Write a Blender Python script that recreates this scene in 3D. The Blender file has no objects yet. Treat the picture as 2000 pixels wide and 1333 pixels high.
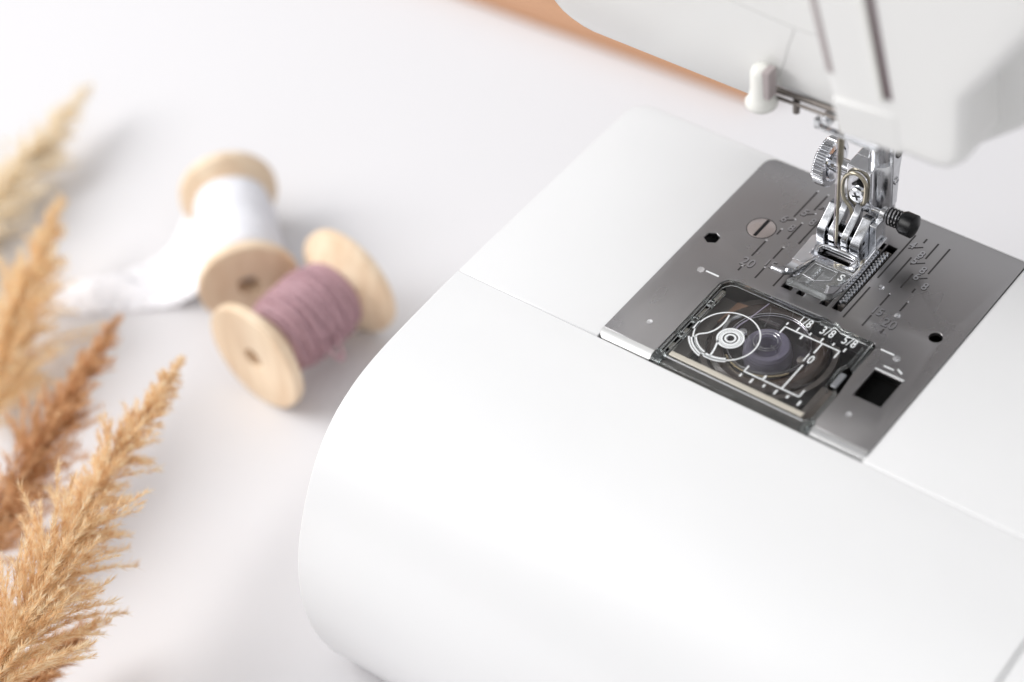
import bpy, bmesh, math, random
from mathutils import Vector, Matrix
import mathutils
random.seed(7)
S = bpy.context.scene
PI = math.pi
MM = 0.001
TABLE = -88.0                      # the machine is laid out in mm with its bed at z = 0, the table 88 mm below

def W(p): return Vector((p[0]*MM, p[1]*MM, (p[2]-TABLE)*MM))

# ------------------------------------------------------------------ camera
cam = bpy.data.cameras.new('camera'); co = bpy.data.objects.new('camera', cam)
S.collection.objects.link(co); S.camera = co
cr = Vector((0.79205, 0.60467, -0.08383)); cd = Vector((0.38503, -0.60140, -0.70004)); cf = Vector((-0.47371, 0.52219, -0.70916))
m = Matrix.Identity(4)
for i in range(3):
    m[i][0] = cr[i]; m[i][1] = -cd[i]; m[i][2] = -cf[i]
m.translation = W((219.04, -362.79, 405.26))
co.matrix_world = m
cam.sensor_width = 36; cam.lens = 84.6
cam.clip_start = 0.01; cam.clip_end = 60
cam.dof.use_dof = True; cam.dof.focus_distance = 0.577; cam.dof.aperture_fstop = 5.4; cam.dof.aperture_blades = 9

# ------------------------------------------------------------------ world and lamps
wd = bpy.data.worlds.new('World'); S.world = wd; wd.use_nodes = True
nt = wd.node_tree; nt.nodes.clear()
wo = nt.nodes.new('ShaderNodeOutputWorld'); bg = nt.nodes.new('ShaderNodeBackground')
tc = nt.nodes.new('ShaderNodeTexCoord'); sp = nt.nodes.new('ShaderNodeSeparateXYZ')
ra = nt.nodes.new('ShaderNodeValToRGB'); mr = nt.nodes.new('ShaderNodeMapRange')
nt.links.new(tc.outputs['Generated'], sp.inputs[0]); nt.links.new(sp.outputs['Z'], mr.inputs[0])
mr.inputs[1].default_value = -0.2; mr.inputs[2].default_value = 1.0
nt.links.new(mr.outputs[0], ra.inputs[0])
e = ra.color_ramp.elements
e[0].position = 0.0; e[0].color = (0.12, 0.11, 0.105, 1)
e[1].position = 1.0; e[1].color = (0.98, 0.985, 1.0, 1)
x = e.new(0.30); x.color = (0.31, 0.297, 0.293, 1)
x = e.new(0.60); x.color = (0.86, 0.86, 0.875, 1)
nt.links.new(ra.outputs[0], bg.inputs[0]); bg.inputs[1].default_value = 0.86
nt.links.new(bg.outputs[0], wo.inputs[0])

def area(name, loc, target, sx, sy, power, col=(1, 1, 1)):
    l = bpy.data.lights.new(name, 'AREA'); l.shape = 'RECTANGLE'; l.size = sx; l.size_y = sy; l.energy = power; l.color = col
    o = bpy.data.objects.new(name, l); S.collection.objects.link(o)
    o.location = loc; o.rotation_euler = (Vector(target)-Vector(loc)).to_track_quat('-Z', 'Y').to_euler()
    return o
area('window_light', (-1.65, -0.68, 1.35), (-0.08, -0.08, 0.05), 1.5, 1.5, 33, (1, 0.99, 0.975))
area('front_light', (0.5, -1.7, 0.9), (0, -0.1, 0.08), 1.1, 0.7, 1.8, (0.98, 0.99, 1.0))

area('side_fill', (-0.80, -0.70, 0.68), (-0.22, -0.24, 0.0), 0.6, 0.6, 5.8, (1, 0.985, 0.97))
S.view_settings.view_transform = 'Standard'; S.view_settings.look = 'None'
S.view_settings.exposure = -0.09; S.view_settings.gamma = 1.0
S.cycles.max_bounces = 10; S.cycles.transparent_max_bounces = 24
S.cycles.transmission_bounces = 8; S.cycles.use_denoising = True
S.cycles.caustics_reflective = False; S.cycles.caustics_refractive = False
S.cycles.sample_clamp_indirect = 6

# ------------------------------------------------------------------ materials
def mat(name, col, rough=0.5, metal=0.0, coat=0.0, spec=0.5, noise=None, bump=None, sss=0):
    ma = bpy.data.materials.new(name); ma.use_nodes = True; n = ma.node_tree; b = n.nodes['Principled BSDF']
    b.inputs['Base Color'].default_value = (*col, 1); b.inputs['Roughness'].default_value = rough
    b.inputs['Metallic'].default_value = metal; b.inputs['Coat Weight'].default_value = coat
    b.inputs['Specular IOR Level'].default_value = spec
    if sss: b.inputs['Subsurface Weight'].default_value = sss; b.inputs['Subsurface Radius'].default_value = (.002, .002, .002)
    if noise or bump:
        t = n.nodes.new('ShaderNodeTexCoord')
    if noise:                        # (scale xyz, contrast, roughness contrast)
        mp = n.nodes.new('ShaderNodeMapping'); mp.inputs['Scale'].default_value = noise[0]
        nz = n.nodes.new('ShaderNodeTexNoise'); nz.inputs['Scale'].default_value = 1; nz.inputs['Detail'].default_value = 5
        n.links.new(t.outputs['Object'], mp.inputs[0]); n.links.new(mp.outputs[0], nz.inputs[0])
        r1 = n.nodes.new('ShaderNodeValToRGB'); k = noise[1]
        r1.color_ramp.elements[0].position = .3; r1.color_ramp.elements[1].position = .7
        r1.color_ramp.elements[0].color = (*[c*(1-k) for c in col], 1)
        r1.color_ramp.elements[1].color = (*[min(1, c*(1+k)) for c in col], 1)
        n.links.new(nz.outputs[0], r1.inputs[0]); n.links.new(r1.outputs[0], b.inputs['Base Color'])
        r2 = n.nodes.new('ShaderNodeMapRange'); r2.inputs[3].default_value = rough*(1-noise[2]); r2.inputs[4].default_value = rough*(1+noise[2])
        n.links.new(nz.outputs[0], r2.inputs[0]); n.links.new(r2.outputs[0], b.inputs['Roughness'])
    if bump:                         # (scale xyz, strength, distance)
        mp = n.nodes.new('ShaderNodeMapping'); mp.inputs['Scale'].default_value = bump[0]
        nz = n.nodes.new('ShaderNodeTexNoise'); nz.inputs['Scale'].default_value = 1; nz.inputs['Detail'].default_value = 4
        bp = n.nodes.new('ShaderNodeBump'); bp.inputs['Strength'].default_value = bump[1]; bp.inputs['Distance'].default_value = bump[2]
        n.links.new(t.outputs['Object'], mp.inputs[0]); n.links.new(mp.outputs[0], nz.inputs[0])
        n.links.new(nz.outputs[0], bp.inputs['Height']); n.links.new(bp.outputs[0], b.inputs['Normal'])
    return ma

def clear_mat(name, tint=(0.86, 0.88, 0.88), rough=0.03, ior=1.5):
    ma = bpy.data.materials.new(name); ma.use_nodes = True; n = ma.node_tree; n.nodes.clear()
    out = n.nodes.new('ShaderNodeOutputMaterial'); mx = n.nodes.new('ShaderNodeMixShader')
    tr = n.nodes.new('ShaderNodeBsdfTransparent'); tr.inputs[0].default_value = (*tint, 1)
    gl = n.nodes.new('ShaderNodeBsdfGlossy'); gl.inputs['Roughness'].default_value = rough
    fr = n.nodes.new('ShaderNodeFresnel'); ge = n.nodes.new('ShaderNodeNewGeometry'); im = n.nodes.new('ShaderNodeMapRange')
    im.inputs[3].default_value = ior; im.inputs[4].default_value = 1/ior        # thin sheet: same reflectance on both faces
    n.links.new(ge.outputs['Backfacing'], im.inputs[0]); n.links.new(im.outputs[0], fr.inputs[0])
    n.links.new(fr.outputs[0], mx.inputs[0]); n.links.new(tr.outputs[0], mx.inputs[1]); n.links.new(gl.outputs[0], mx.inputs[2])
    n.links.new(mx.outputs[0], out.inputs[0]); return ma

def glass_mat(name, col=(0.9, 0.94, 0.94), rough=0.06, ior=1.45, tw=1.0):
    ma = mat(name, col, rough); b = ma.node_tree.nodes['Principled BSDF']
    b.inputs['Transmission Weight'].default_value = tw; b.inputs['IOR'].default_value = ior; return ma

white = mat('white_plastic', (0.765, 0.768, 0.775), 0.24, coat=0.2, noise=((22, 22, 22), 0.010, 0.18), bump=((1400, 1400, 1400), 0.05, 0.00005))
offwhite = mat('head_white_plastic', (0.81, 0.81, 0.80), 0.30, noise=((9, 9, 9), 0.01, 0.1))
ivory = mat('ivory_plastic', (0.80, 0.80, 0.76), 0.35)
tabm = mat('table_white_laminate', (0.72, 0.712, 0.73), 0.5, noise=((4, 4, 4), 0.012, 0.1), bump=((400, 400, 400), 0.04, 0.0001))
steel = mat('brushed_steel', (0.385, 0.375, 0.38), 0.29, 1.0, noise=((70, 45, 70), 0.02, 0.22))
lip_lit = mat('steel_lip_lit', (0.80, 0.80, 0.79), 0.28, 1.0)  # left front lip, its brightness in the light put into the colour
lip_shaded = mat('steel_lip_shaded', (0.5, 0.5, 0.5), 0.25, 1.0)  # right front lip, same steel with its shade put into the colour
chrome = mat('chrome', (0.78, 0.79, 0.82), 0.07, 1.0, noise=((300, 300, 300), 0.06, 0.4))
chrome2 = mat('worn_chrome', (0.68, 0.69, 0.71), 0.22, 1.0, noise=((500, 500, 500), 0.10, 0.3))
brass = mat('tarnished_wire', (0.46, 0.42, 0.33), 0.28, 1.0)
groove = mat('engraved_groove', (0.085, 0.08, 0.08), 0.45, 0.8)
glint = mat('engraved_glint', (0.86, 0.87, 0.89), 0.18, 1.0)
digit = mat('engraved_digit', (0.36, 0.36, 0.37), 0.2, 1.0)
black = mat('black_plastic', (0.006, 0.006, 0.007), 0.35, spec=0.3)
dark = mat('dark_cavity', (0.02, 0.018, 0.018), 0.6)
brownblk = mat('hook_case_plastic', (0.06, 0.042, 0.035), 0.22, coat=0.3)
castm = mat('cast_metal', (0.20, 0.18, 0.165), 0.40, 0.7, noise=((200, 200, 200), 0.2, 0.2))
printm = mat('white_print', (0.82, 0.84, 0.85), 0.5)
clear = clear_mat('clear_cover', (0.93, 0.93, 0.93))
clear2 = clear_mat('clear_bobbin', (0.93, 0.92, 0.96))
glass = glass_mat('clear_acrylic')
lilac = mat('lilac_thread', (0.34, 0.33, 0.385), 0.7, bump=((150, 150, 2600), 1.0, 0.0006))
mauve = mat('mauve_thread', (0.43, 0.265, 0.295), 0.62, noise=((700, 700, 700), 0.14, 0.1), bump=((2500, 2500, 2500), 0.5, 0.0002), spec=0.4)
palethread = mat('pale_thread', (0.62, 0.56, 0.6), 0.6)
slotm = mat('slot_mauve_grey', (0.12, 0.075, 0.085), 0.6)
slotpale = mat('seam_grey', (0.40, 0.35, 0.35), 0.6)

def wood_mat(name, c1, c2, scale=(22, 22, 160), rough=0.55):
    ma = bpy.data.materials.new(name); ma.use_nodes = True; n = ma.node_tree; b = n.nodes['Principled BSDF']
    t = n.nodes.new('ShaderNodeTexCoord'); mp = n.nodes.new('ShaderNodeMapping'); mp.inputs['Scale'].default_value = scale
    nz = n.nodes.new('ShaderNodeTexNoise'); nz.inputs['Scale'].default_value = 1; nz.inputs['Detail'].default_value = 6; nz.inputs['Distortion'].default_value = .6
    r = n.nodes.new('ShaderNodeValToRGB'); r.color_ramp.elements[0].position = .3; r.color_ramp.elements[1].position = .72
    r.color_ramp.elements[0].color = (*c1, 1); r.color_ramp.elements[1].color = (*c2, 1)
    n.links.new(t.outputs['Object'], mp.inputs[0]); n.links.new(mp.outputs[0], nz.inputs[0]); n.links.new(nz.outputs[0], r.inputs[0])
    n.links.new(r.outputs[0], b.inputs['Base Color']); b.inputs['Roughness'].default_value = rough; return ma
wood = wood_mat('birch_wood', (0.70, 0.51, 0.34), (0.87, 0.72, 0.54), (160, 160, 22))
tan = wood_mat('tan_board_wood', (0.50, 0.27, 0.155), (0.57, 0.33, 0.20), (3, 40, 40), .6)

def grass_mat(name, cols, trans=0.35):
    ma = bpy.data.materials.new(name); ma.use_nodes = True; n = ma.node_tree; n.nodes.clear()
    out = n.nodes.new('ShaderNodeOutputMaterial'); mx = n.nodes.new('ShaderNodeMixShader'); mx.inputs[0].default_value = trans
    d = n.nodes.new('ShaderNodeBsdfDiffuse'); tl = n.nodes.new('ShaderNodeBsdfTranslucent')
    t = n.nodes.new('ShaderNodeTexCoord'); nz = n.nodes.new('ShaderNodeTexNoise'); nz.inputs['Scale'].default_value = 420; nz.inputs['Detail'].default_value = 3
    r = n.nodes.new('ShaderNodeValToRGB'); el = r.color_ramp.elements
    el[0].position = .33; el[0].color = (*cols[0], 1); el[1].position = .68; el[1].color = (*cols[2], 1)
    x = el.new(.5); x.color = (*cols[1], 1)
    n.links.new(t.outputs['Object'], nz.inputs[0]); n.links.new(nz.outputs[0], r.inputs[0])
    n.links.new(r.outputs[0], d.inputs[0]); n.links.new(r.outputs[0], tl.inputs[0])
    n.links.new(d.outputs[0], mx.inputs[1]); n.links.new(tl.outputs[0], mx.inputs[2]); n.links.new(mx.outputs[0], out.inputs[0]); return ma
g_gold = grass_mat('golden_grass', ((.78, .54, .31), (.94, .75, .50), (.99, .90, .72)), .5)
g_brown = grass_mat('brown_grass', ((.56, .33, .17), (.78, .50, .28), (.94, .72, .47)), .42)
g_amber = grass_mat('amber_grass', ((.86, .64, .40), (.96, .79, .54), (.99, .90, .71)), .52)
g_washed = grass_mat('washed_out_grass', ((.96, .84, .64), (.98, .90, .76), (.98, .94, .85)), .5)  # blown-out light put into the far plume's colour
g_stem = mat('dry_stem', (0.55, 0.38, 0.18), 0.6)

# ------------------------------------------------------------------ mesh helpers (all coordinates in mm)
class MB:
    def __init__(s): s.v = []; s.f = []
    def add(s, vs, fs):
        o = len(s.v); s.v += [tuple(v) for v in vs]; s.f += [tuple(i+o for i in f) for f in fs]; return s
    def box(s, x0, x1, y0, y1, z0, z1, M=None):
        vs = [Vector((x, y, z)) for z in (z0, z1) for y in (y0, y1) for x in (x0, x1)]
        if M: vs = [M @ v for v in vs]
        return s.add(vs, [(0, 2, 3, 1), (4, 5, 7, 6), (0, 1, 5, 4), (2, 6, 7, 3), (0, 4, 6, 2), (1, 3, 7, 5)])
    def tube(s, pts, r, n=10, closed=False, caps=True, flat=1.0):
        pts = [Vector(p) for p in pts]; N = len(pts); rs = r if isinstance(r, (list, tuple)) else [r]*N
        up = None; rings = []
        for i, p in enumerate(pts):
            a = pts[(i-1) % N] if (closed or i > 0) else p; b = pts[(i+1) % N] if (closed or i < N-1) else p
            t = (b-a).normalized()
            if up is None:
                up = t.orthogonal().normalized()
            up = (up - t*up.dot(t)).normalized(); w = t.cross(up)
            rings.append([p + rs[i]*(math.cos(q)*up + flat*math.sin(q)*w) for q in [2*PI*k/n for k in range(n)]])
        vs = [v for R in rings for v in R]; fs = []
        for i in range(N if closed else N-1):
            j = (i+1) % N
            for k in range(n):
                fs.append((i*n+k, i*n+(k+1) % n, j*n+(k+1) % n, j*n+k))
        if caps and not closed:
            fs.append(tuple(range(n))[::-1]); fs.append(tuple((N-1)*n+k for k in range(n)))
        return s.add(vs, fs)
    def lathe(s, prof, M=None, n=48, cap=True):
        vs = []; fs = []
        for (r, h) in prof:
            for k in range(n):
                a = 2*PI*k/n; vs.append(Vector((r*math.cos(a), r*math.sin(a), h)))
        for i in range(len(prof)-1):
            for k in range(n):
                fs.append((i*n+k, i*n+(k+1) % n, (i+1)*n+(k+1) % n, (i+1)*n+k))
        if cap:
            fs.append(tuple(range(n))[::-1]); fs.append(tuple((len(prof)-1)*n+k for k in range(n)))
        if M: vs = [M @ v for v in vs]
        return s.add(vs, fs)
    def ski(s, st, t):
        """slab following stations (y, z_top, x_left, x_right), thickness t"""
        n = len(st); vs = []
        for i, (y, z, a, b) in enumerate(st):
            q = st[min(i+1, n-1)]; p = st[max(i-1, 0)]
            ty, tz = q[0]-p[0], q[1]-p[1]; L = math.hypot(ty, tz) or 1
            ny, nz = -tz/L, ty/L
            if nz < 0: ny, nz = -ny, -nz
            vs += [(a, y, z), (b, y, z), (b, y-ny*t, z-nz*t), (a, y-ny*t, z-nz*t)]
        fs = []
        for i in range(n-1):
            o = i*4
            for k in range(4): fs.append((o+k, o+(k+1) % 4, o+4+(k+1) % 4, o+4+k))
        fs += [(3, 2, 1, 0), ((n-1)*4, (n-1)*4+1, (n-1)*4+2, (n-1)*4+3)]
        return s.add(vs, fs)

def AX(loc, direction):
    """matrix turning local z to direction, placed at loc"""
    q = Vector(direction).to_track_quat('Z', 'Y'); return Matrix.Translation(Vector(loc)) @ q.to_matrix().to_4x4()

def root_of(o):
    while o.parent: o = o.parent
    return o
def link(name, me, m, parent=None, loc=None, bevel=0, seg=3, smooth=True, angle=35, subsurf=0):
    """me has its vertices in world metres; they are moved into the object's frame"""
    me.name = name
    if parent is not None: base = root_of(parent).location.copy()
    else: base = W(loc) if loc is not None else Vector((0, 0, 0))
    me.transform(Matrix.Translation(-base))
    o = bpy.data.objects.new(name, me); S.collection.objects.link(o)
    if m: me.materials.clear(); me.materials.append(m)
    if parent is None: o.location = base
    else: o.parent = parent
    if smooth:
        me.shade_smooth(); me.set_sharp_from_angle(angle=math.radians(angle))
    if bevel:
        b = o.modifiers.new('bevel', 'BEVEL'); b.width = bevel*MM; b.segments = seg; b.limit_method = 'ANGLE'; b.angle_limit = math.radians(35); b.harden_normals = True
    if subsurf:
        b = o.modifiers.new('sub', 'SUBSURF'); b.levels = subsurf; b.render_levels = subsurf
    return o
def build(name, mb, m, parent=None, **k):
    me = bpy.data.meshes.new(name); me.from_pydata([W(v) for v in mb.v], [], mb.f); me.update()
    bm = bmesh.new(); bm.from_mesh(me); bmesh.ops.recalc_face_normals(bm, faces=bm.faces); bm.to_mesh(me); bm.free()
    return link(name, me, m, parent, **k)

def flat(outer, holes, z0, z1, bev=0.0, bres=2):
    """prism of a 2D outline with holes, through a filled 2D curve; vertices in mm"""
    cu = bpy.data.curves.new('t', 'CURVE'); cu.dimensions = '2D'; cu.fill_mode = 'BOTH'
    for pl in [outer]+list(holes):
        s = cu.splines.new('POLY'); s.points.add(len(pl)-1); s.use_cyclic_u = True
        for i, p in enumerate(pl): s.points[i].co = (p[0], p[1], 0, 1)
    cu.extrude = (z1-z0)/2 - bev; cu.bevel_depth = bev; cu.bevel_resolution = bres; cu.offset = -bev
    o = bpy.data.objects.new('t', cu); S.collection.objects.link(o); dg = bpy.context.evaluated_depsgraph_get()
    me = bpy.data.meshes.new_from_object(o.evaluated_get(dg)); bpy.data.objects.remove(o); bpy.data.curves.remove(cu)
    me.transform(Matrix.Translation((0, 0, (z0+z1)/2)))
    bm = bmesh.new(); bm.from_mesh(me); bmesh.ops.remove_doubles(bm, verts=bm.verts, dist=1e-4); bm.to_mesh(me); bm.free()
    return me
def to_world(me, M=None):
    if M: me.transform(M)
    me.transform(Matrix.Scale(MM, 4) @ Matrix.Translation((0, 0, -TABLE))); return me
def rrect(x0, x1, y0, y1, r, n=6):
    if not isinstance(r, (tuple, list)): r = (r,)*4       # bl, br, tr, tl
    out = []
    for (cx, cy, a0, q) in ((x0, y0, PI, r[0]), (x1, y0, 1.5*PI, r[1]), (x1, y1, 0, r[2]), (x0, y1, .5*PI, r[3])):
        if q <= 0: out.append((cx, cy)); continue
        px = cx + (q if cx == x0 else -q); py = cy + (q if cy == y0 else -q)
        for k in range(n+1):
            a = a0 + .5*PI*k/n; out.append((px+q*math.cos(a), py+q*math.sin(a)))
    return out
def circ(x, y, r, n=24): return [(x+r*math.cos(2*PI*k/n), y+r*math.sin(2*PI*k/n)) for k in range(n)]

def text_mesh(txt, size, thick=0.02, bold=0.0, sx=1.0, spacing=1.0):
    cu = bpy.data.curves.new('t', 'FONT'); cu.body = txt; cu.size = size; cu.extrude = thick/2; cu.offset = bold
    cu.align_x = 'CENTER'; cu.align_y = 'CENTER'; cu.space_character = spacing; cu.resolution_u = 4
    o = bpy.data.objects.new('t', cu); S.collection.objects.link(o); dg = bpy.context.evaluated_depsgraph_get()
    me = bpy.data.meshes.new_from_object(o.evaluated_get(dg)); bpy.data.objects.remove(o); bpy.data.curves.remove(cu)
    me.transform(Matrix.Diagonal((sx, 1, 1, 1))); return me
def merge(meshes):
    bm = bmesh.new()
    for me in meshes: bm.from_mesh(me); bpy.data.meshes.remove(me)
    out = bpy.data.meshes.new('m'); bm.to_mesh(out); bm.free(); return out

def empty(name, loc, label, cat, group=None):
    o = bpy.data.objects.new(name, None); S.collection.objects.link(o); o.location = W(loc); o.empty_display_size = .01
    o['label'] = label; o['category'] = cat
    if group: o['group'] = group
    return o

def loft(stations, prof):
    """prof(x) -> list of (y, z); skin between stations; ends capped"""
    rows = [[(x, y, z) for (y, z) in prof(x)] for x in stations]; n = len(rows[0])
    mb = MB(); vs = [v for r in rows for v in r]; fs = []
    for i in range(len(rows)-1):
        for k in range(n):
            fs.append((i*n+k, i*n+(k+1) % n, (i+1)*n+(k+1) % n, (i+1)*n+k))
    fs.append(tuple(range(n))); fs.append(tuple((len(rows)-1)*n+k for k in range(n))[::-1])
    return mb.add(vs, fs)
def catmull(pts, per=8):
    P_ = [Vector(p) for p in pts]; P_ = [2*P_[0]-P_[1]]+P_+[2*P_[-1]-P_[-2]]; out = []
    for i in range(1, len(P_)-2):
        for k in range(per):
            t = k/per; a, b, c, d = P_[i-1], P_[i], P_[i+1], P_[i+2]
            out.append(.5*((2*b)+(c-a)*t+(2*a-5*b+4*c-d)*t*t+(3*b-a-3*c+d)*t**3))
    out.append(P_[-2]); return out

# ------------------------------------------------------------------ the surface and what lies on it far back
tb = build('table', MB().box(-900, 700, -700, 620, -118, -88), tabm, loc=(-100, -40, -118), smooth=False, bevel=3)
tb['kind'] = 'structure'
bd = MB(); ca = math.radians(2.7); Mb = Matrix.Translation((-60, 127.2, 0)) @ Matrix.Rotation(ca, 4, 'Z')
bd.box(-620, -49, 0, 260, -87.9, -79, Mb)
b = build('wooden_board', bd, tan, loc=(-300, 240, -88), bevel=1.5)
b['label'] = 'tan wooden board lying on the white table behind the machine head'; b['category'] = 'board'

# ------------------------------------------------------------------ sewing machine
SM = empty('sewing_machine', (30, -40, -88), 'white sewing machine with grey steel needle plate and chrome presser foot', 'sewing machine')

# bed (free arm) with a recess for the plate
PX0, PX1, PY0, PY1 = -36.2, 37.1, -51.4, 23.4
bed_out = rrect(-78, 235, -51.7, 24.2, (.6, 0, 0, 6))
bed_hole = rrect(PX0-.55, PX1+.55, PY0-1.6, PY1+.35, (2.6, .8, 1, 3.5))
bed_out2 = [(-77.7, -51.7), (PX0-.55, -51.7)]+[]
# the recess is open to the front, so the bed outline runs round it
bo = []
bo += [(PX0+.35, -51.7)]
bo += [(-77.6, -51.7)]
bo += [(-78, -51.2)]
bo += [(-78+6-6*math.cos(.5*PI*k/8), 24.2-6+6*math.sin(.5*PI*k/8)) for k in range(9)]
bo += [(235, 24.2), (235, -51.7), (PX1-.02, -51.7)]
bo += [(PX1-.02, PY1-.5)]
bo += [(PX1-1.1, PY1-.4)]
bo += [(PX0+3.2-(3.2-.35)*math.sin(.5*PI*k/6), PY1-3.2+(3.2-.4)*math.cos(.5*PI*k/6)) for k in range(7)]
bed = link('bed', to_world(flat(bo, [], -14, -.35, .4, 3)), white, SM, angle=50)
lb = MB().box(-77.4, 235, -51.5, 23.5, -84.5, -14.2)
lb.box(-77, PX0-.6, -51.79, -51.52, -20, -.75).box(PX1+.6, 234, -51.79, -51.52, -20, -.75)
build('free_arm', lb, white, SM)
# dark well under the plate
well = MB(); well.box(PX0-.4, PX1+.4, PY0-.2, PY1, -14.15, -13.6)
build('hook_well', well, dark, SM, smooth=False)

# front body: curved profile run along x
fp = [(-51.8, -.35), (-58, -.42), (-65, -.75), (-73, -1.15), (-81, -1.8), (-88, -2.9), (-93, -4.3), (-98, -6.4), (-102, -8.8), (-106.5, -12.6), (-110.3, -17),
      (-113.6, -22), (-116.8, -28), (-119.6, -34.5), (-121.8, -42), (-123, -50), (-123.2, -58), (-122.2, -66), (-120.2, -74), (-117.6, -81), (-114, -84.6), (-51.8, -84.6)]
def smooth_prof(pr):
    c = catmull([(y, z, 0) for y, z in pr[:-2]], 4); return [(p[0], p[1]) for p in c]+[pr[-2], pr[-1]]
fps = smooth_prof(fp)
def ext_prof(x, x0, x1, r=3.0):
    d = min(x-x0, x1-x, r); k = r-math.sqrt(max(0, r*r-(r-d)**2))
    cy, cz = -85, -45
    out = []
    for (y, z) in fps:
        yy = y + (k if y < -60 else k*.0) if y < -60 else y
        zz = z - k*.75 if z > -12 else (z + k*.6 if z < -80 else z)
        if y < -60 and z > -12: yy = y
        out.append((yy, zz))
    return out
def ext_stations(x0, x1, r0, r1):
    s = [x0+r0*(1-math.cos(.5*PI*k/6)) for k in range(7)]
    e_ = [x1-r1*(1-math.cos(.5*PI*k/4)) for k in range(5)][::-1]
    return s+[x0+r0+(x1-r1-x0-r0)*k/8 for k in range(1, 8)]+e_
def prism_x(x0, x1, pr):
    n = len(pr); vs = [(x0, y, z) for y, z in pr]+[(x1, y, z) for y, z in pr]
    return MB().add(vs, [tuple(range(n)), tuple(range(2*n-1, n-1, -1))]+[(k, (k+1) % n, n+(k+1) % n, n+k) for k in range(n)])
build('accessory_box', prism_x(-78, 90.8, fps), white, SM, bevel=.4, seg=4, angle=30)
build('base_front', prism_x(91.3, 235, fps), white, SM, bevel=.4, seg=3, angle=30)
for (fx, fy) in ((-60, -108), (215, -108), (-60, 8), (215, 8)):
    build('rubber_foot', MB().lathe([(5, -88), (6, -87), (6, -84.4)], Matrix.Translation((fx, fy, 0)), 20), black, SM)

# head: a lofted shell whose underside rises to the right into the arm
def zb(x):
    if x < -71: return 41+8*(1-math.sqrt(max(0, 1-((-71-x)/8.0)**2)))*1.6
    if x < -22.5: return 41
    if x < -21: return 41+(x+22.5)/1.5*11
    if x < 30: return 52.5
    if x < 52: return 52.5+(x-30)*1.02
    if x < 80: return 75+35*math.sin((x-52)/28*.5*PI)
    return 110
def yf(z):
    pts = [(41, 0), (47, -3.2), (55, -6.5), (70, -9.5), (85, -12.5), (100, -15.5), (130, -21), (160, -24), (178, -20), (188, -6)]
    if z <= 41: return 0
    for (a, ya), (b_, yb) in zip(pts, pts[1:]):
        if z <= b_: return ya+(yb-ya)*(z-a)/(b_-a)
    return -6
def head_prof(x):
    b0 = zb(x); out = [(62, b0+6), (56, b0), (yf(b0)+.9, b0), (yf(b0+.3)+.25, b0+.25), (yf(b0+1), b0+1)]
    for z in (47, 55, 62, 70, 85, 100, 115, 130, 145, 160, 170, 178, 184, 188):
        zz = max(z, b0+1.2+z*.004); out.append((yf(zz), zz))
    out += [(4, 191), (50, 191), (60, 186), (62, 178)]
    return out
hs = [-79, -78.6, -77.6, -76, -74, -71.5, -69, -60, -45, -30, -22.6, -22.4, -21, -20.8, -10, 5, 20, 30, 36, 44, 52, 58, 64, 70, 76, 82, 100, 130, 165]
build('head', loft(hs, head_prof), offwhite, SM, angle=40)
build('pillar', MB().box(160, 234, -45, 62, -.3, 190), offwhite, SM, bevel=10, seg=5)
for pts in ([(-29, 0, 78.6), (-27.0, 0, 77.8), (-16.4, 0, 76.6), (-5.8, 0, 76.0), (-1.6, 0, 76.4), (6, 0, 77.5)], [(-7.0, 0, 75.6), (-8.2, 0, 72), (-9.4, 0, 69.0), (-11.2, 0, 63.1), (-13.7, 0, 56.7)]):
    c = [Vector((p.x, yf(p.z)+.05, p.z)) for p in catmull(pts, 8)]
    build('panel_seam', MB().tube(c, .13, 6), mat('seam_line', (0.5, 0.5, 0.49), .6), SM.children[0] if False else [o for o in SM.children if o.name.startswith('head')][0])
# front cover with its leaning left edge
def cov_row(z):
    yfz = -24-.10*(z-65); xl = 13.2-.17*(z-65)
    xr = 43.4+.02*(z-65) if z < 88 else 43.9+(z-88)*.60
    return yfz, xl, xr
mbc = MB(); zs = [65, 65.2, 65.8, 66.8, 68.4, 70.5, 73, 76, 80, 88, 94, 100, 108, 116, 126, 140, 158, 172]
nrow = 0; vsc = []; xs_n = 26
for z in zs:
    yfz, xl, xr = cov_row(z)
    inset = 0
    if z < 73: 
        d = 73-z; inset = 8-math.sqrt(max(0, 64-d*d))      # round lower right corner
    a, b_ = xl, xr-inset
    ring = []
    rr = 3.2; 
    lo = 1.6*max(0, 1-(z-65)/1.2) if z < 66.2 else 0       # soft lower lip
    for k in range(7):
        t = .5*PI*k/6; ring.append((a+1.2-1.2*math.cos(t)*1.0, yfz+lo+1.2-1.2*math.sin(t), z))
    for k in range(1, 8): 
        ring.append((a+1.2+(b_-rr-a-1.2)*k/8, yfz+lo, z))
    for k in range(9):
        t = .5*PI*k/8; ring.append((b_-rr+rr*math.sin(t), yfz+lo+rr-rr*math.cos(t), z))
    ring.append((b_, 20, z)); ring.append((a, 20, z))
    nrow = len(ring); vsc += ring
fsc = []
for i in range(len(zs)-1):
    for k in range(nrow): fsc.append((i*nrow+k, i*nrow+(k+1) % nrow, (i+1)*nrow+(k+1) % nrow, (i+1)*nrow+k))
fsc += [tuple(range(nrow)), tuple((len(zs)-1)*nrow+k for k in range(nrow))[::-1]]
FC = build('front_cover', mbc.add(vsc, fsc), offwhite, SM, angle=40)
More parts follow.
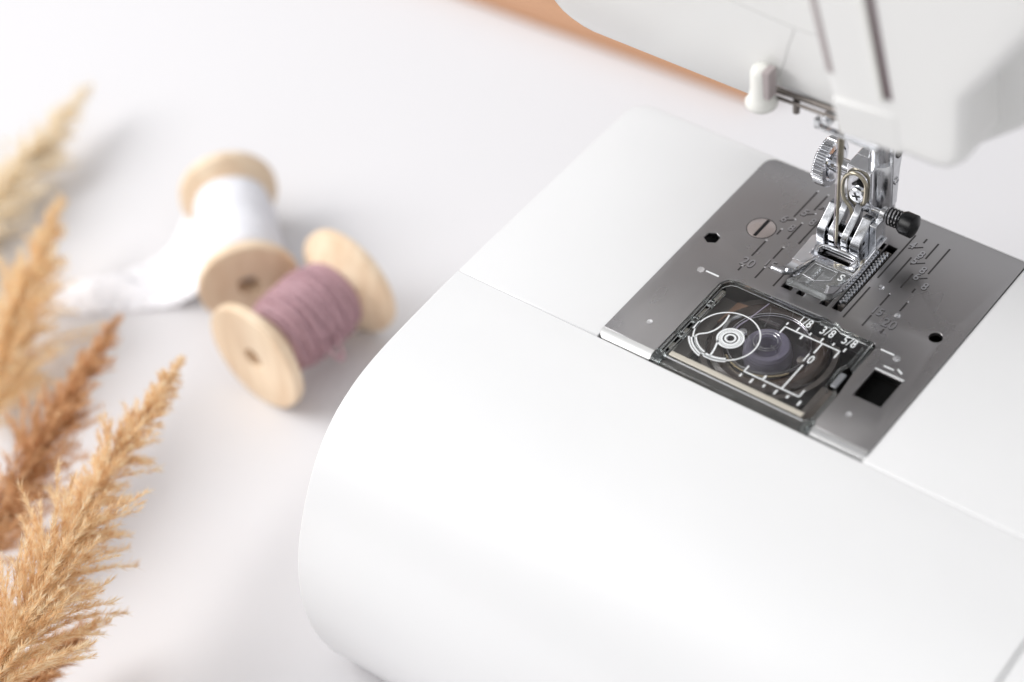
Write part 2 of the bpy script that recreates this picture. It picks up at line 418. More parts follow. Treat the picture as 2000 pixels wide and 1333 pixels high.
# thread slots: the open slot of the take-up lever and the seam at the cover's left edge
def slot(name, x0, x1_, z0, z1_, w, y_off, m, par):
    mb = MB(); n = 10
    vs = []
    for i in range(n+1):
        z = z0+(z1_-z0)*i/n; x = x0+(x1_-x0)*i/n; y = -24-.10*(z-65)+y_off
        vs += [(x-w/2, y-.12, z), (x+w/2, y-.12, z), (x+w/2, y+.8, z), (x-w/2, y+.8, z)]
    fs = []
    for i in range(n):
        for k in range(4): fs.append((i*4+k, i*4+(k+1) % 4, i*4+4+(k+1) % 4, i*4+4+k))
    fs += [(0, 1, 2, 3), (n*4, n*4+3, n*4+2, n*4+1)]
    return build(name, mb.add(vs, fs), m, par, smooth=False)
slot('thread_slot', 25.6, 19.8, 80.5, 125, 1.9, 0, slotm, FC)
mbr = MB()
for sx in (-1.6,):
    mbr.tube([(25.6+sx-(z-80.5)*.131, -24.2-.10*(z-65), z) for z in (80, 95, 110, 125)], .7, 8)
build('slot_rim', mbr, ivory, FC)
slot('seam', 11.6, 6.6, 82, 112, 1.5, -.05, slotpale, FC)
# a ledge of the thread guide at the foot of the slots
build('cover_ledge', MB().add([(12.2, -26.2, 75.2), (27.5, -25.25, 76.4), (28.5, -24.1, 65.4), (13.2, -24.9, 65.2), (12.2, -23.5, 75.2), (27.5, -23.5, 76.4), (28.5, -23, 65.4), (13.2, -23, 65.2)], [(0, 3, 2, 1), (4, 5, 6, 7), (0, 1, 5, 4), (1, 2, 6, 5), (2, 3, 7, 6), (3, 0, 4, 7)]), offwhite, FC, bevel=.9, seg=4)
# left side lever of the needle threader
TL_ = build('threader_lever', MB().lathe([(1.5, 49.6), (3.0, 49.8), (3.7, 50.5), (3.8, 51.3), (3.0, 52.6), (2.5, 54.5), (2.4, 59.8), (2.0, 61), (1.0, 61.4)], Matrix.Translation((-15.9, -10.5, 0)), 36), ivory, SM, angle=60)
build('lever_groove', MB().box(-14.6, -12.7, -12.3, -9, 53.8, 61.5), slotpale, TL_, bevel=.2)
rod = MB().tube([(-16, -6.3, 52.2), (3, -6.3, 53.0)], .75, 12).tube([(-15.5, -7.4, 51.0), (3, -7.4, 51.8)], .45, 10)
build('threader_rod', rod, castm, SM)
build('threader_pin', MB().tube([(-9.2, -6.2, 51.5), (-9.3, -6.2, 47.8)], .85, 12), castm, SM)
clampb = MB().box(-4.2, 12, -6.8, -5.2, 45.8, 46.5).box(-4.4, -2.9, -6.8, -5, 46.0, 48.2)
clampb.tube([(-1.2, -6.6, 49.1), (-1.2, -3, 49.1)], 1.5, 14).tube([(-1.2, -7.2, 49.1), (-1.2, -6.5, 49.1)], .8, 12)
clampb.box(2.5, 12, -5, 2, 46.6, 52)
build('needle_clamp', clampb, chrome2, SM, bevel=.15, seg=2)

# needle: shank, blade, point, with the eye scarf
nd = MB(); a = Vector((-.75, 0, 52)); b_ = Vector((-2.05, 0, 4.2)); dirn = (b_-a).normalized()
def on(t): return a+(b_-a)*t
nd.tube([on(0), on(.40), on(.46), on(.93), on(.965), on(1.0)], [.85, .85, .42, .36, .24, .03], 12)
NE = build('needle', nd, brass, SM)
NT = build('upper_thread', MB().tube(catmull([(-1.2, -1.2, 46), (-1.6, -.9, 30), (-2.2, -.7, 12), (-2.0, -.5, 6), (-1.7, .2, 4.5), (-.6, 1.6, 1.2), (.2, 2.2, .3)]), .11, 6), palethread, None, loc=(-1.7, 0, 0))
NT['label'] = 'thin pale thread running down the needle to the plate'; NT['category'] = 'thread'

# ------------------------------------------------------------------ needle plate
def slot_rect(x0, x1, y0, y1): return [(x0, y0), (x1, y0), (x1, y1), (x0, y1)]
pl_out = []
pl_out += [(22.1, -48.6), (PX1, -48.6), (PX1, PY1-1.2), (PX1-1.2, PY1)]
pl_out += [(PX0+3-3*math.sin(.5*PI*k/6), PY1-3+3*math.cos(.5*PI*k/6)) for k in range(7)]
pl_out += [(PX0, -48.6), (-21.2, -48.6), (-21.2, -21.3), (-20.2, -19.6), (-18.8, -19.0), (5.4, -18.3), (9.8, -18.3), (11.8, -19.2), (20.6, -19.2), (21.3, -20), (21.3, -30), (22.1, -38)]
holes = [circ(31.3, -9.8, 1.65), [(-31.7+2.0*math.cos(PI/6+PI/3*k), -9.3+2.0*math.sin(PI/6+PI/3*k)) for k in range(6)],
         slot_rect(24.8, 32.2, -35.7, -26.2), slot_rect(5.8, 8.4, -14.4, 11.4), slot_rect(-8.1, -5.4, -14.7, 11.4),
         slot_rect(-3.9, -2.0, -14.8, -3), slot_rect(2.6, 4.7, -14.7, -3), rrect(-4.6, 1.6, -.9, .9, .7)]
NPL = link('needle_plate', to_world(flat(pl_out, holes, -1.25, 0.0, .18, 2)), steel, SM, angle=50)
# the plate's turned-down front lip, either side of the cover
for (xa, xb, rl) in ((PX0, -21.4, 2.2), (22.3, PX1, .3)):
    mb = MB(); st = []
    for (y, z) in ((-48.62, -.02), (-49.4, -.12), (-50.3, -.45), (-51.0, -1.0), (-51.35, -1.6), (-51.4, -3.2)):
        k = max(0, (-49.2-y)/2.2); ins = rl*(1-math.sqrt(max(0, 1-min(1, k)**2))) if rl > 1 else 0
        st.append((y, z, xa+ins, xb))
    mb.ski(st[::-1], 1.0); build('front_lip', mb, lip_lit if xa < 0 else lip_shaded, NPL, angle=60)
# engraved scale
en = MB()
def gline(x, y0, y1, w=.46): en.box(x-w/2, x+w/2, min(y0, y1), max(y0, y1), .004, .03)
for sx_ in (-1, 1):
    for (x, a_, c) in ((19.9, -3.3, -9.6 if sx_ < 0 else -6.9), (19.9, -13.9, -15.6), (15, -3.2, -7.7), (15, -11.5, -15.7), (9.8, -3.6, -15.7)):
        gline(sx_*x, a_, c)
for (x, a_, c) in ((-18.8, 18.4, 7.6), (-15.9, 18.5, 12.2), (-12.7, 18.5, 16.5), (-18.9, 2, 0), (-15.8, 6.5, 0), (-12.6, 10.9, 0), (-9.7, 17, 0),
                   (9.7, 17.6, 0), (12.8, 10.4, 0), (16, 5.7, 0), (19.1, 1.6, 0), (12.7, 17.9, 16.2), (15.9, 17.9, 11.7), (19.1, 17.8, 7.5)):
    gline(x, a_, c)
def gseg(x0, y0, x1, y1, w=.4):
    d = Vector((x1-x0, y1-y0, 0)); L = d.length; M = Matrix.Translation((x0, y0, 0)) @ Matrix.Rotation(math.atan2(d.y, d.x), 4, 'Z')
    en.box(0, L, -w/2, w/2, .006, .032, M)
for (x0, y0) in ((-18.1, 6.7), (-15.0, 11.1), (-12.3, 15.3), (13.4, 14.9), (16.6, 10.4), (19.7, 6.2)):
    gseg(x0, y0, x0-2.75, y0-3.2+.55) if False else gseg(x0, y0, x0-2.9, y0-2.2)
SL = build('scale_lines', en, groove, NPL, smooth=False)
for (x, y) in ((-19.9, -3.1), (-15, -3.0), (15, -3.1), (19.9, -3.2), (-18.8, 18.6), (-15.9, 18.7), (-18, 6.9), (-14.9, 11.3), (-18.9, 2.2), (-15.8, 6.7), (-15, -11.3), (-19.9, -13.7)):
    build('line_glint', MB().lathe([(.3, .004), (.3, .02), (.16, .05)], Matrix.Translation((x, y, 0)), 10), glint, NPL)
def num(txt, x, y, size, m, z=.012, par=None, name='numeral', sx=.85, bold=.10, rot=0, thick=.02):
    me = text_mesh(txt, size, thick, bold, sx, 1.16 if len(txt) > 2 else 1.05); return to_world(me, Matrix.Translation((x, y, z)) @ Matrix.Rotation(rot, 4, 'Z'))
nums = []; sh = []
for (t, x, y, s_) in (('20', -19.4, -12.1, 4.1), ('15', -14.6, -9.7, 3.5), ('15', 15.5, -9.7, 3.5), ('20', 20.0, -11.9, 4.1),
                      ('6', -20.4, 5.7, 3.5), ('8', -17.1, 3.8, 3.5), ('5', -17.3, 10.2, 3.5), ('8', -13.9, 8.3, 3.5), ('4', -14.2, 14.6, 3.5), ('8', -10.9, 12.6, 3.5),
                      ('4', 10.9, 14.2, 3.5), ('8', 14.3, 12.4, 3.5), ('5', 14.1, 9.8, 3.5), ('8', 17.4, 7.9, 3.5), ('6', 17.3, 5.2, 3.5), ('8', 20.6, 3.3, 3.5)):
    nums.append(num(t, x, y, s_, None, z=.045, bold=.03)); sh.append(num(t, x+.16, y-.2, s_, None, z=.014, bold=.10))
NUMM = (mat('numeral_steel', (0.50, 0.50, 0.52), 0.28, 1.0))
for me_, sh_m in zip(nums, sh):
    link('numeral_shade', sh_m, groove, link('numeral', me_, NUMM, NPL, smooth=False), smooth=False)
# white printed arrows on the plate
for q in ((-26.3, -22.6, -20.15, -19.65), (22.7, 26.3, -20.2, -19.75), (26.0, 28.7, -24.35, -23.95), (24.7, 32.4, -26.0, -25.65)):
    build('printed_mark', MB().box(*q, .006, .04), printm, NPL, smooth=False)
build('printed_mark', MB().box(0, 1.8, -.22, .22, .008, .042, Matrix.Translation((29.3, -23.4, 0)) @ Matrix.Rotation(math.radians(-28), 4, 'Z')), printm, NPL, smooth=False)
# small punched dimples
for (x, y) in ((-27.6, -20.2), (-27.8, -41.5), (12.2, -2.3), (20.2, -8.4), (27.3, -20.6), (27.4, -41.6)):
    r = .95 if abs(x) > 24 and y > -30 else .8
    build('dimple', MB().lathe([(r, .01), (r*.93, .12), (r*.7, .10), (r*.35, .05), (.01, .04)], Matrix.Translation((x, y, 0)), 20, cap=False), glint, NPL)
# flat screw with its slot
SC = build('plate_screw', MB().lathe([(3.5, -.3), (3.5, .03), (3.4, .07), (.01, .10)], Matrix.Translation((-23.3, -.1, 0)), 48), mat('screw_steel', (0.60, 0.54, 0.52), 0.26, 1.0), NPL)  # pinkish reflection put into the screw's base colour
build('screw_rim', MB().lathe([(3.52, .004), (3.75, .03), (3.78, .004)], Matrix.Translation((-23.3, -.1, 0)), 48, cap=False), groove, NPL)
build('screw_slot', MB().box(-23.72, -22.82, -3.35, 3.2, .05, .125), black, NPL, smooth=False)
# plate window: black block below paints in the hole's darkness
build('window_block', MB().box(24.5, 32.5, -36, -26, -3.2, -2.4), mat('window_black', (0.005, 0.005, 0.005), 0.9, spec=0.05), SM, smooth=False)

# feed dogs: toothed bars
def feed_dog(x0, x1, y0, y1, rows):
    fd = build('feed_dog', MB().box(x0, x1, y0, y1, -4, -.35), castm, SM, smooth=False)
    w = (x1-x0)/rows; p = 1.15; n = int((y1-y0)/p)
    for r in range(rows):
        mb = MB()
        for k in range(n):
            y = y0+p*(k+.5*(r % 2))+.1; cx = x0+w*(r+.5)
            if y+p > y1: continue
            mb.add([(cx-w*.44, y, -.34), (cx+w*.44, y, -.34), (cx+w*.44, y+p*.9, -.34), (cx-w*.44, y+p*.9, -.34), (cx-w*.25, y+p*.22, .75), (cx+w*.25, y+p*.22, .75), (cx+w*.25, y+p*.50, .85), (cx-w*.25, y+p*.50, .85)],
                   [(0, 1, 5, 4), (1, 2, 6, 5), (2, 3, 7, 6), (3, 0, 4, 7), (4, 5, 6, 7)])
        build('tooth_row', mb, glint, fd, smooth=False)
    return fd
feed_dog(6.35, 8.0, -12.6, 9.3, 2)
feed_dog(-7.6, -5.9, -12.2, 9.3, 2)
feed_dog(-3.5, -2.4, -13.0, -4, 1)
feed_dog(3.1, 4.3, -13.0, -4, 1)

# ------------------------------------------------------------------ bobbin area
HC = MB()   # bobbin holder: a dark ring with a wall
C0 = (-2.0, -29.5)
HC.lathe([(10.9, -12.5), (10.9, -4.4), (11.4, -3.9), (13.6, -3.7), (14.6, -4.6), (14.8, -12.5)], Matrix.Translation((C0[0], C0[1], 0)), 72, cap=False)
HC.lathe([(10.8, -12.6), (.5, -12.4)], Matrix.Translation((C0[0], C0[1], 0)), 48, cap=False)
HB = build('bobbin_holder', HC, brownblk, SM, angle=40)
build('hook_race', MB().lathe([(15.1, -9), (15.1, -5.2), (16.6, -5.0), (16.8, -9)], Matrix.Translation((C0[0], C0[1], 0)), 72, cap=False), castm, SM)
build('gold_lit_edge', MB().tube([(C0[0]+10.6*math.cos(t), C0[1]+10.6*math.sin(t), -3.75) for t in [math.radians(-128+6*k) for k in range(17)]], .28, 8), mat('gold_lit_glint', (0.55, 0.46, 0.30), 0.25, 1.0), HB)  # arc tube painting the gold light on the bobbin's edge
build('tension_spring', MB().tube(catmull([(-12.6, -25.5, -3.3), (-13.8, -28, -3.2), (-13.2, -32, -3.3), (-11.4, -36.5, -3.3)]), .55, 8), chrome2, HB)
build('tension_screw', MB().lathe([(1.0, -3.8), (1.0, -3.1), (.7, -2.9), (.01, -2.85)], Matrix.Translation((-9.2, -29.6, 0)), 20), chrome, HB)
build('tension_screw', MB().lathe([(1.0, -3.8), (1.0, -3.1), (.7, -2.9), (.01, -2.85)], Matrix.Translation((7.4, -30.2, 0)), 20), castm, HB)
# under-cover shelf plates either side of the race
sv = MB(); sv.box(-20.8, -16.9, -47.8, -20.5, -6.5, -5.2); sv.box(-16.9, -4, -22, -19.4, -6.5, -5.6); sv.box(15.6, 21, -47.5, -34, -5, -4)
sv.box(-17.5, 18.5, -47.9, -45.6, -6, -3.6)
build('race_cover', sv, castm, SM, bevel=.3)
sv2 = MB(); sv2.add([(-16.5, -21, -4.6), (-12, -20.4, -4.6), (-13.5, -24, -4.6), (-17, -29, -4.6), (-16.5, -21, -5.2), (-12, -20.4, -5.2), (-13.5, -24, -5.2), (-17, -29, -5.2)], [(0, 1, 2, 3), (7, 6, 5, 4), (0, 4, 5, 1), (1, 5, 6, 2), (2, 6, 7, 3), (3, 7, 4, 0)])
build('copper_shield', sv2, mat('copper_plastic', (0.42, 0.25, 0.17), 0.4), SM, smooth=False)

BB = None
BB = empty('bobbin', (C0[0], C0[1], -12.3), 'clear bobbin wound with lilac thread under the see-through cover', 'bobbin')
build('spool_flange', MB().lathe([(2.6, -3.3), (9.9, -3.3), (10.1, -3.55), (10.1, -3.9), (9.9, -4.1), (2.6, -4.1), (2.6, -3.3)], Matrix.Translation((C0[0], C0[1], 0)), 64, cap=False), clear2, BB)
build('spool_flange', MB().lathe([(2.6, -11.4), (9.9, -11.4), (10.1, -11.8), (9.9, -12.2), (2.6, -12.2), (2.6, -11.4)], Matrix.Translation((C0[0], C0[1], 0)), 64, cap=False), clear2, BB)
tp = [(3.1, -8.5), (3.3, -5.2), (3.9, -4.6), (4.9, -4.3)]
for k in range(22): tp.append((5.3+.10*math.sin(k*2.4)+.12*(k % 2)+.5*math.sin(PI*k/21), -4.4-k*.315))
tp.append((3.0, -11.3))
build('thread_winding', MB().lathe(tp, Matrix.Translation((C0[0]-.6, C0[1]+.2, 0)), 64), lilac, BB)
build('spool_core', MB().lathe([(3.3, -11.2), (3.3, -3.2), (3.0, -3.1), (2.5, -3.2), (2.5, -11.2)], Matrix.Translation((C0[0]-.6, C0[1]+.2, 0)), 48, cap=False), clear2, BB)
for (rr_, zz_) in ((10.0, -3.35), (10.0, -4.1), (3.3, -3.15), (2.5, -3.2)):
    build('rim_highlight', MB().tube([(C0[0]-(.6 if rr_ < 5 else 0)+rr_*math.cos(2*PI*k/64), C0[1]+(.2 if rr_ < 5 else 0)+rr_*math.sin(2*PI*k/64), zz_) for k in range(64)], .09, 6, closed=True), glint, BB)  # bright tubes added as highlights along the clear bobbin's edges
build('thread_tail', MB().tube(catmull([(-7.2, -31.6, -4.0), (-10.9, -30.2, -3.2), (-9.9, -25.5, -2.6), (-8.2, -19.8, -1.6)]), .14, 6), mat('lilac_strand', (0.52, 0.46, 0.60), .6), BB)

# the see-through cover
cv_o = [(-18.0, -47.9), (18.9, -47.9), (19.4, -38.5), (18.6, -36.8), (18.6, -30.5), (19.8, -28.8), (19.9, -19.9), (12.2, -19.9), (10.4, -19.2), (6.0, -19.2), (4.6, -19.9), (-18.2, -19.9), (-19.4, -21.6), (-18.0, -24)]
CV = link('bobbin_cover', to_world(flat(cv_o, [], -.55, .25, .12, 2)), clear, SM, angle=50)
# moulded rim of the cover, in thick clear acrylic
def rim(pts, w, z0, z1, name='cover_rim', m=glass, bevel=.18):
    mb = MB(); P_ = [Vector((p[0], p[1], 0)) for p in pts]; L = []; R_ = []
    for i, p in enumerate(P_):
        a_ = P_[max(0, i-1)]; c = P_[min(len(P_)-1, i+1)]; t = (c-a_).normalized(); n_ = Vector((-t.y, t.x, 0))
        L.append(p+n_*w/2); R_.append(p-n_*w/2)
    vs = []
    for l, r in zip(L, R_): vs += [(l.x, l.y, z0), (r.x, r.y, z0), (r.x, r.y, z1), (l.x, l.y, z1)]
    fs = []
    for i in range(len(P_)-1):
        for k in range(4): fs.append((i*4+k, i*4+(k+1) % 4, i*4+4+(k+1) % 4, i*4+4+k))
    fs += [(0, 3, 2, 1), tuple((len(P_)-1)*4+k for k in range(4))]
    return build(name, mb.add(vs, fs), m, CV, bevel=bevel, seg=2)
rim([(-20.3, -49.3), (-20.5, -22.0), (-19.2, -20.0), (-17.5, -19.45), (4.6, -19.4), (6.0, -18.75), (9.9, -18.75), (11.9, -19.6), (20.3, -19.6), (20.6, -29.6)], .75, -1.0, .42)
rim([(-18.2, -49.2), (-18.3, -24)], .45, -.6, .5)
rim([(20.7, -36.8), (21.3, -38.2), (21.5, -50.4)], .7, -.8, .36)
rim([(19.2, -22), (19.2, -28.5)], .4, -.5, .5)
rim([(18.9, -29), (18.2, -30.8), (18.2, -36.5), (19.4, -38.2)], .45, -.5, .45)
# front hinge bar: ivory strip and rolled clear lip
build('hinge_bar', MB().box(-17.6, 19.0, -48.35, -46.9, .27, .62), mat('hinge_ivory', (0.62, 0.58, 0.50), 0.3, 0.35), CV, bevel=.2)
lipst = [(-51.6, -2.2), (-51.3, -1.3), (-50.6, -.55), (-49.6, -.1), (-48.4, .02)]
build('cover_lip', MB().ski([(y, z, -20.9, 21.9) for (y, z) in lipst], .9), glass, CV, angle=60)
build('lip_backing', MB().box(-20.6, 21.6, -51.5, -48.4, -3.2, -2.3), castm, CV)
build('lip_highlight', MB().tube([(-20.5, -51.75, -1.5), (21.4, -51.75, -1.5)], .22, 8).tube([(-18.5, -48.9, .12), (19.8, -48.9, .12)], .2, 8), glint, CV)  # bright tubes added as highlight lines on the clear lip
for (xa, xb) in ((-21.0, -18.6), (20.2, 22.3)):
    build('hinge_knuckle', MB().ski([(-52.0, -2.0, xa, xb), (-51.9, -.9, xa, xb), (-51.2, -.1, xa, xb), (-50.2, .45, xa, xb), (-48.8, .6, xa, xb), (-47.6, .3, xa, xb)], 1.1), glass, CV, angle=60)
# the ladder of clips under the left rim
for i, (y0, y1, mm_) in enumerate(((-26.5, -22.5, castm), (-33.2, -29.8, castm), (-39.6, -37.6, castm), (-45.5, -43.2, castm))):
    build('cover_clip', MB().box(-19.95, -18.6, y0, y1, -1.6, -.7), mat('clip_grey', (0.34, 0.33, 0.30), 0.35, .6) if i == 0 else bpy.data.materials['clip_grey'], CV, bevel=.35)
for y in (-29.0, -35.6, -41.2):
    build('cover_clip', MB().box(-20.1, -18.7, y, y+1.6, -1.2, -.1), glass, CV, bevel=.3)
build('cover_clip', MB().box(18.9, 20.6, -36.2, -31.2, -.6, .2), mat('clip_smoke', (0.30, 0.31, 0.33), .25, .5), CV, bevel=.5)
build('cover_clip', MB().box(6.3, 10.0, -20.6, -19.5, -.3, .35), glass, CV, bevel=.3)
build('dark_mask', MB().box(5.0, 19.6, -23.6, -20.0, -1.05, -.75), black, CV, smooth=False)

# printed guide on the cover
pz0, pz1 = .262, .30
pr = MB()
def pseg(x0, y0, x1, y1, w=.36, M0=pr):
    d = Vector((x1-x0, y1-y0, 0)); M = Matrix.Translation((x0, y0, 0)) @ Matrix.Rotation(math.atan2(d.y, d.x), 4, 'Z')
    M0.box(0, d.length, -w/2, w/2, pz0, pz1, M)
pseg(0, -25.9, 15.4, -25.9); pseg(.2, -25.9, .2, -28.3); pseg(15.2, -25.9, 15.2, -28.4)
for x, l in ((.1, 1.1), (3.2, 1.5), (6.5, 1.0), (9.8, 1.5), (12.8, 1.0), (16, 1.5)): pseg(x, -24.9+(.6 if l > 1.2 else .6), x, -24.9-(.7 if l > 1.2 else .3), .4)
pseg(5.3, -25.9, 5.3, -27.4, .5)
pseg(10.5, -25.9, 10.5, -29.6); pseg(10.4, -34.2, 10.4, -43.1)
pseg(0, -43.2, 15.2, -43.2); pseg(.1, -43.2, .1, -41.1); pseg(15.1, -43.2, 15.1, -40.8); pseg(5.2, -43.2, 5.2, -41.6, .5)
for x, l in ((.1, 1), (3.2, 1.5), (6.5, 1), (9.8, 1.5), (12.9, 1), (16.2, 1.6)): pseg(x, -44.1, x, -44.1-l, .45)
def parc(cx, cy, r, a0, a1, w, n=30):
    for i in range(n):
        t0 = math.radians(a0+(a1-a0)*i/n); t1 = math.radians(a0+(a1-a0)*(i+1)/n)
        vs = [(cx+(r+q)*math.cos(t), cy+(r+q)*math.sin(t), z) for z in (pz0, pz1) for t in (t0, t1) for q in (-w/2, w/2)]
        pr.add(vs, [(0, 1, 3, 2), (4, 6, 7, 5), (0, 4, 5, 1), (2, 3, 7, 6)])
GC = (-9.6, -35.9)
parc(*GC, 7.9, -60, 205, .34, 60); parc(*GC, 7.9, 205, 300, .34, 24)
parc(*GC, 8.9, 212, 258, .4, 16); parc(*GC, 7.2, 212, 258, .4, 16); parc(*GC, 8.05, 214, 256, .9, 14)
parc(*GC, 7.8, 262, 302, 1.3, 16); parc(*GC, 8.3, 176, 194, 1.2, 8)
for r, w in ((3.1, .5), (2.1, .55), (1.2, .5)): parc(-8.5, -36.0, r, 0, 360, w, 36)
parc(-8.5, -36, 2.6, 0, 360, .25, 36)
for pts in ([(-13.0, -29.7), (-12.6, -32.3), (-12.9, -35.1), (-13.9, -37.2), (-15.7, -39.1), (-15.6, -41.1)], [(-10.6, -37.9), (-9.7, -40.9), (-9.3, -43.4)]):
    c = catmull([(p[0], p[1], 0) for p in pts], 5)
    for p, q in zip(c, c[1:]): pseg(p.x, p.y, q.x, q.y, .42)
build('printed_guide', pr, printm, CV, smooth=False)
rs = random.Random(5)
for k in range(14):
    x0 = rs.uniform(-4, 14); y0 = rs.uniform(-42, -22); a_ = rs.gauss(1.9, .5); L = rs.uniform(2, 8)
    m_ = MB(); pts = [(x0+math.cos(a_+.25*t)*L*t, y0+math.sin(a_+.25*t)*L*t, .262) for t in (0, .25, .5, .75, 1)]
    build('scratch', m_.tube(pts, .022, 4), glint, CV)
tx = []
for (t, x, y, s_) in (('1/8', 3.4, -22.2, 3.8), ('3/8', 9.6, -22.2, 3.8), ('5/8', 15.6, -22.2, 3.8), ('10', 10.4, -31.9, 3.8)):
    tx.append(num(t, x, y, s_, None, z=pz0+.03, bold=.04, sx=.66))
link('printed_numbers', merge(tx), printm, CV, smooth=False)

# ------------------------------------------------------------------ presser foot
fo = empty('presser_foot', (0, 0, 0), '', 'x'); del fo['label']; del fo['category']
fo.parent = SM; fo.location = Vector((0, 0, 0))
PF = link('presser_foot_sole', to_world(flat([(-10.3, 2.2), (-9.3, 3.5), (-9.3, 10.5), (5.3, 11.2), (5.9, 10.4), (5.9, -4.4), (-4.8, -4.4), (-6.6, -7.2), (-9.8, -7.2)][::-1], [rrect(-6.2, 3.9, -2.6, -.1, 1.15)], 1.0, 2.5, .25, 3)), chrome, SM, angle=50)
PF.name = 'presser_foot'
bpy.data.objects.remove(fo)
build('toe', MB().ski([(-6.9, 2.52, -9.8, -6.0), (-9, 2.75, -9.6, -6.1), (-10.8, 3.2, -9.8, -6.4), (-12.4, 3.9, -10.2, -6.7), (-13.9, 5.0, -10.6, -6.9), (-15.2, 6.3, -10.6, -7.3)], 1.1), chrome, PF, bevel=.4, seg=3)
build('toe_edge', MB().tube(catmull([(-4.9, -3.4, 2.5), (-5.6, -6, 2.6), (-6.3, -8.4, 2.7), (-6.9, -11, 3.2), (-7.5, -13.2, 4.7)]), .35, 8), chrome, PF)
ins_st = []
for k in range(12):
    t = k/11; y = -4.4-11.6*t; z = 2.55+.05*t+2.9*max(0, t-.35)**2*2.2; ins_st.append((y, z, -4.9-.6*t, 5.8-.9*max(0, t-.6)**2*4))
IN = build('clear_insert', MB().ski(ins_st, 1.7), glass_mat('insert_acrylic', (.95, .97, .97), .09, 1.45, .86), PF, bevel=.3, seg=3, angle=60)
fr = MB().box(-4.6, 5.7, -5.2, -4.5, 2.4, 2.85)
fr.tube([(-4.0, -6, 2.75), (2.2, -6, 2.75), (2.2, -9.5, 2.9), (-.8, -11.6, 3.2), (-4.3, -11.2, 3.1), (-4.0, -6, 2.75)], .12, 6)
build('insert_frame', fr, chrome2, IN, bevel=.1)
link('insert_letter', num('S', 3.9, -7.2, 3.4, None, z=2.83, bold=.05), printm, IN, smooth=False)
flg = MB().ski([(10.6, 3.0, 5.2, 6.0), (-4, 3.0, 5.7, 6.4), (-8, 3.3, 5.6, 6.3), (-11.5, 4.6, 5.2, 5.9), (-14.2, 6.4, 4.2, 5.0)], 2.0)
build('side_flange', flg, chrome, PF, bevel=.2)
build('slot_bar', MB().tube(catmull([(-6.0, -2.4, 2.7), (-6.3, -1.0, 2.9), (-5.2, .2, 3.0), (-1, .3, 3.05), (3.0, .2, 3.0), (4.2, -1.0, 2.9), (3.7, -2.4, 2.7)]), .55, 12), chrome, PF)
gm = MB()
for x in (-2.6, -2.1, 1.0): gm.box(x, x+.16, -4.4, -2.8, 2.49, 2.53)
build('center_marks', gm, glint, PF, smooth=False)
# upright lugs that hold the snap pin, and the web behind
chrome_shaded = mat('chrome_dark_reflection', (0.42, 0.43, 0.45), 0.16, 1.0, noise=((500, 500, 500), 0.2, 0.4))  # foot metal darkened in colour for the head underside's dark reflection
def lug(x0, x1, zt, m=chrome_shaded):
    mb = MB(); pts = [(1.9, 2.4), (1.9, zt-1.3), (2.5, zt-.4), (8.0, zt+3.6), (9.6, zt+3.4), (10.4, 2.4)]
    n = len(pts); vs = [(x0, y, z) for y, z in pts]+[(x1, y, z) for y, z in pts]
    fs = [tuple(range(n)), tuple(range(2*n-1, n-1, -1))]+[(k, (k+1) % n, n+(k+1) % n, n+k) for k in range(n)]
    return build('lug', mb.add(vs, fs), m, PF, bevel=.28)
lug(-8.9, -6.6, 6.2); lug(.4, 3.0, 5.6)
for (x0, x1, z0) in ((-5.9, -4.0, 0), (-2.3, -.4, -.2)):        # the ankle's two forks coming down to the pin
    mb = MB(); pts = [(2.4, 2.9+z0), (2.2, 5.0+z0), (2.9, 6.2+z0), (4.4, 7.2+z0), (6.4, 8.4), (8.0, 9.6), (9.4, 12.2), (10.6, 12.2), (9.4, 7.6), (7.4, 5.4), (6.0, 3.2)]
    n = len(pts); vs = [(x0, y, z) for y, z in pts]+[(x1, y, z) for y, z in pts]
    fs = [tuple(range(n)), tuple(range(2*n-1, n-1, -1))]+[(k, (k+1) % n, n+(k+1) % n, n+k) for k in range(n)]
    build('ankle_fork', mb.add(vs, fs), chrome_shaded, SM, bevel=.3)
build('snap_pin', MB().tube([(-8.5, 4.4, 4.4), (3, 4.4, 4.4)], .6, 12), chrome, PF)
web = MB().box(3.0, 5.0, 6.8, 11.0, 2.4, 8.5).box(3.0, 5.2, 9.6, 11, 2.4, 10.5)
web.lathe([(1.9, 0), (1.9, 1.5)], AX((4.4, 10.2, 10.6), (1, 0, 0)), 24)
build('side_ear', web, chrome2, PF, bevel=.3)
build('ear_bracket', MB().ski([(11, 2.7, -8, 4.2), (9, 4.2, -8, 4.2), (7.6, 4.6, -6.6, .4)], .8), chrome2, PF, bevel=.2)
build('button_stem', MB().tube([(-3, 10.2, 10.6), (11.0, 10.2, 10.6)], .85, 14), chrome, PF)
sprg = []
for k in range(61):
    t = k/60; a_ = 2*PI*4*t; sprg.append((6.4+3.4*t, 10.2+2.1*math.cos(a_), 10.6+2.1*math.sin(a_)))
build('button_spring', MB().tube(sprg, .22, 6), black, PF)
build('black_button', MB().lathe([(1.2, 0), (2.55, .15), (2.9, .8), (2.95, 3.6), (2.6, 3.8), (1.7, 4.1), (.01, 4.65)], AX((9.7, 10.2, 10.5), (1, -.03, 0)), 40), black, PF, angle=60)

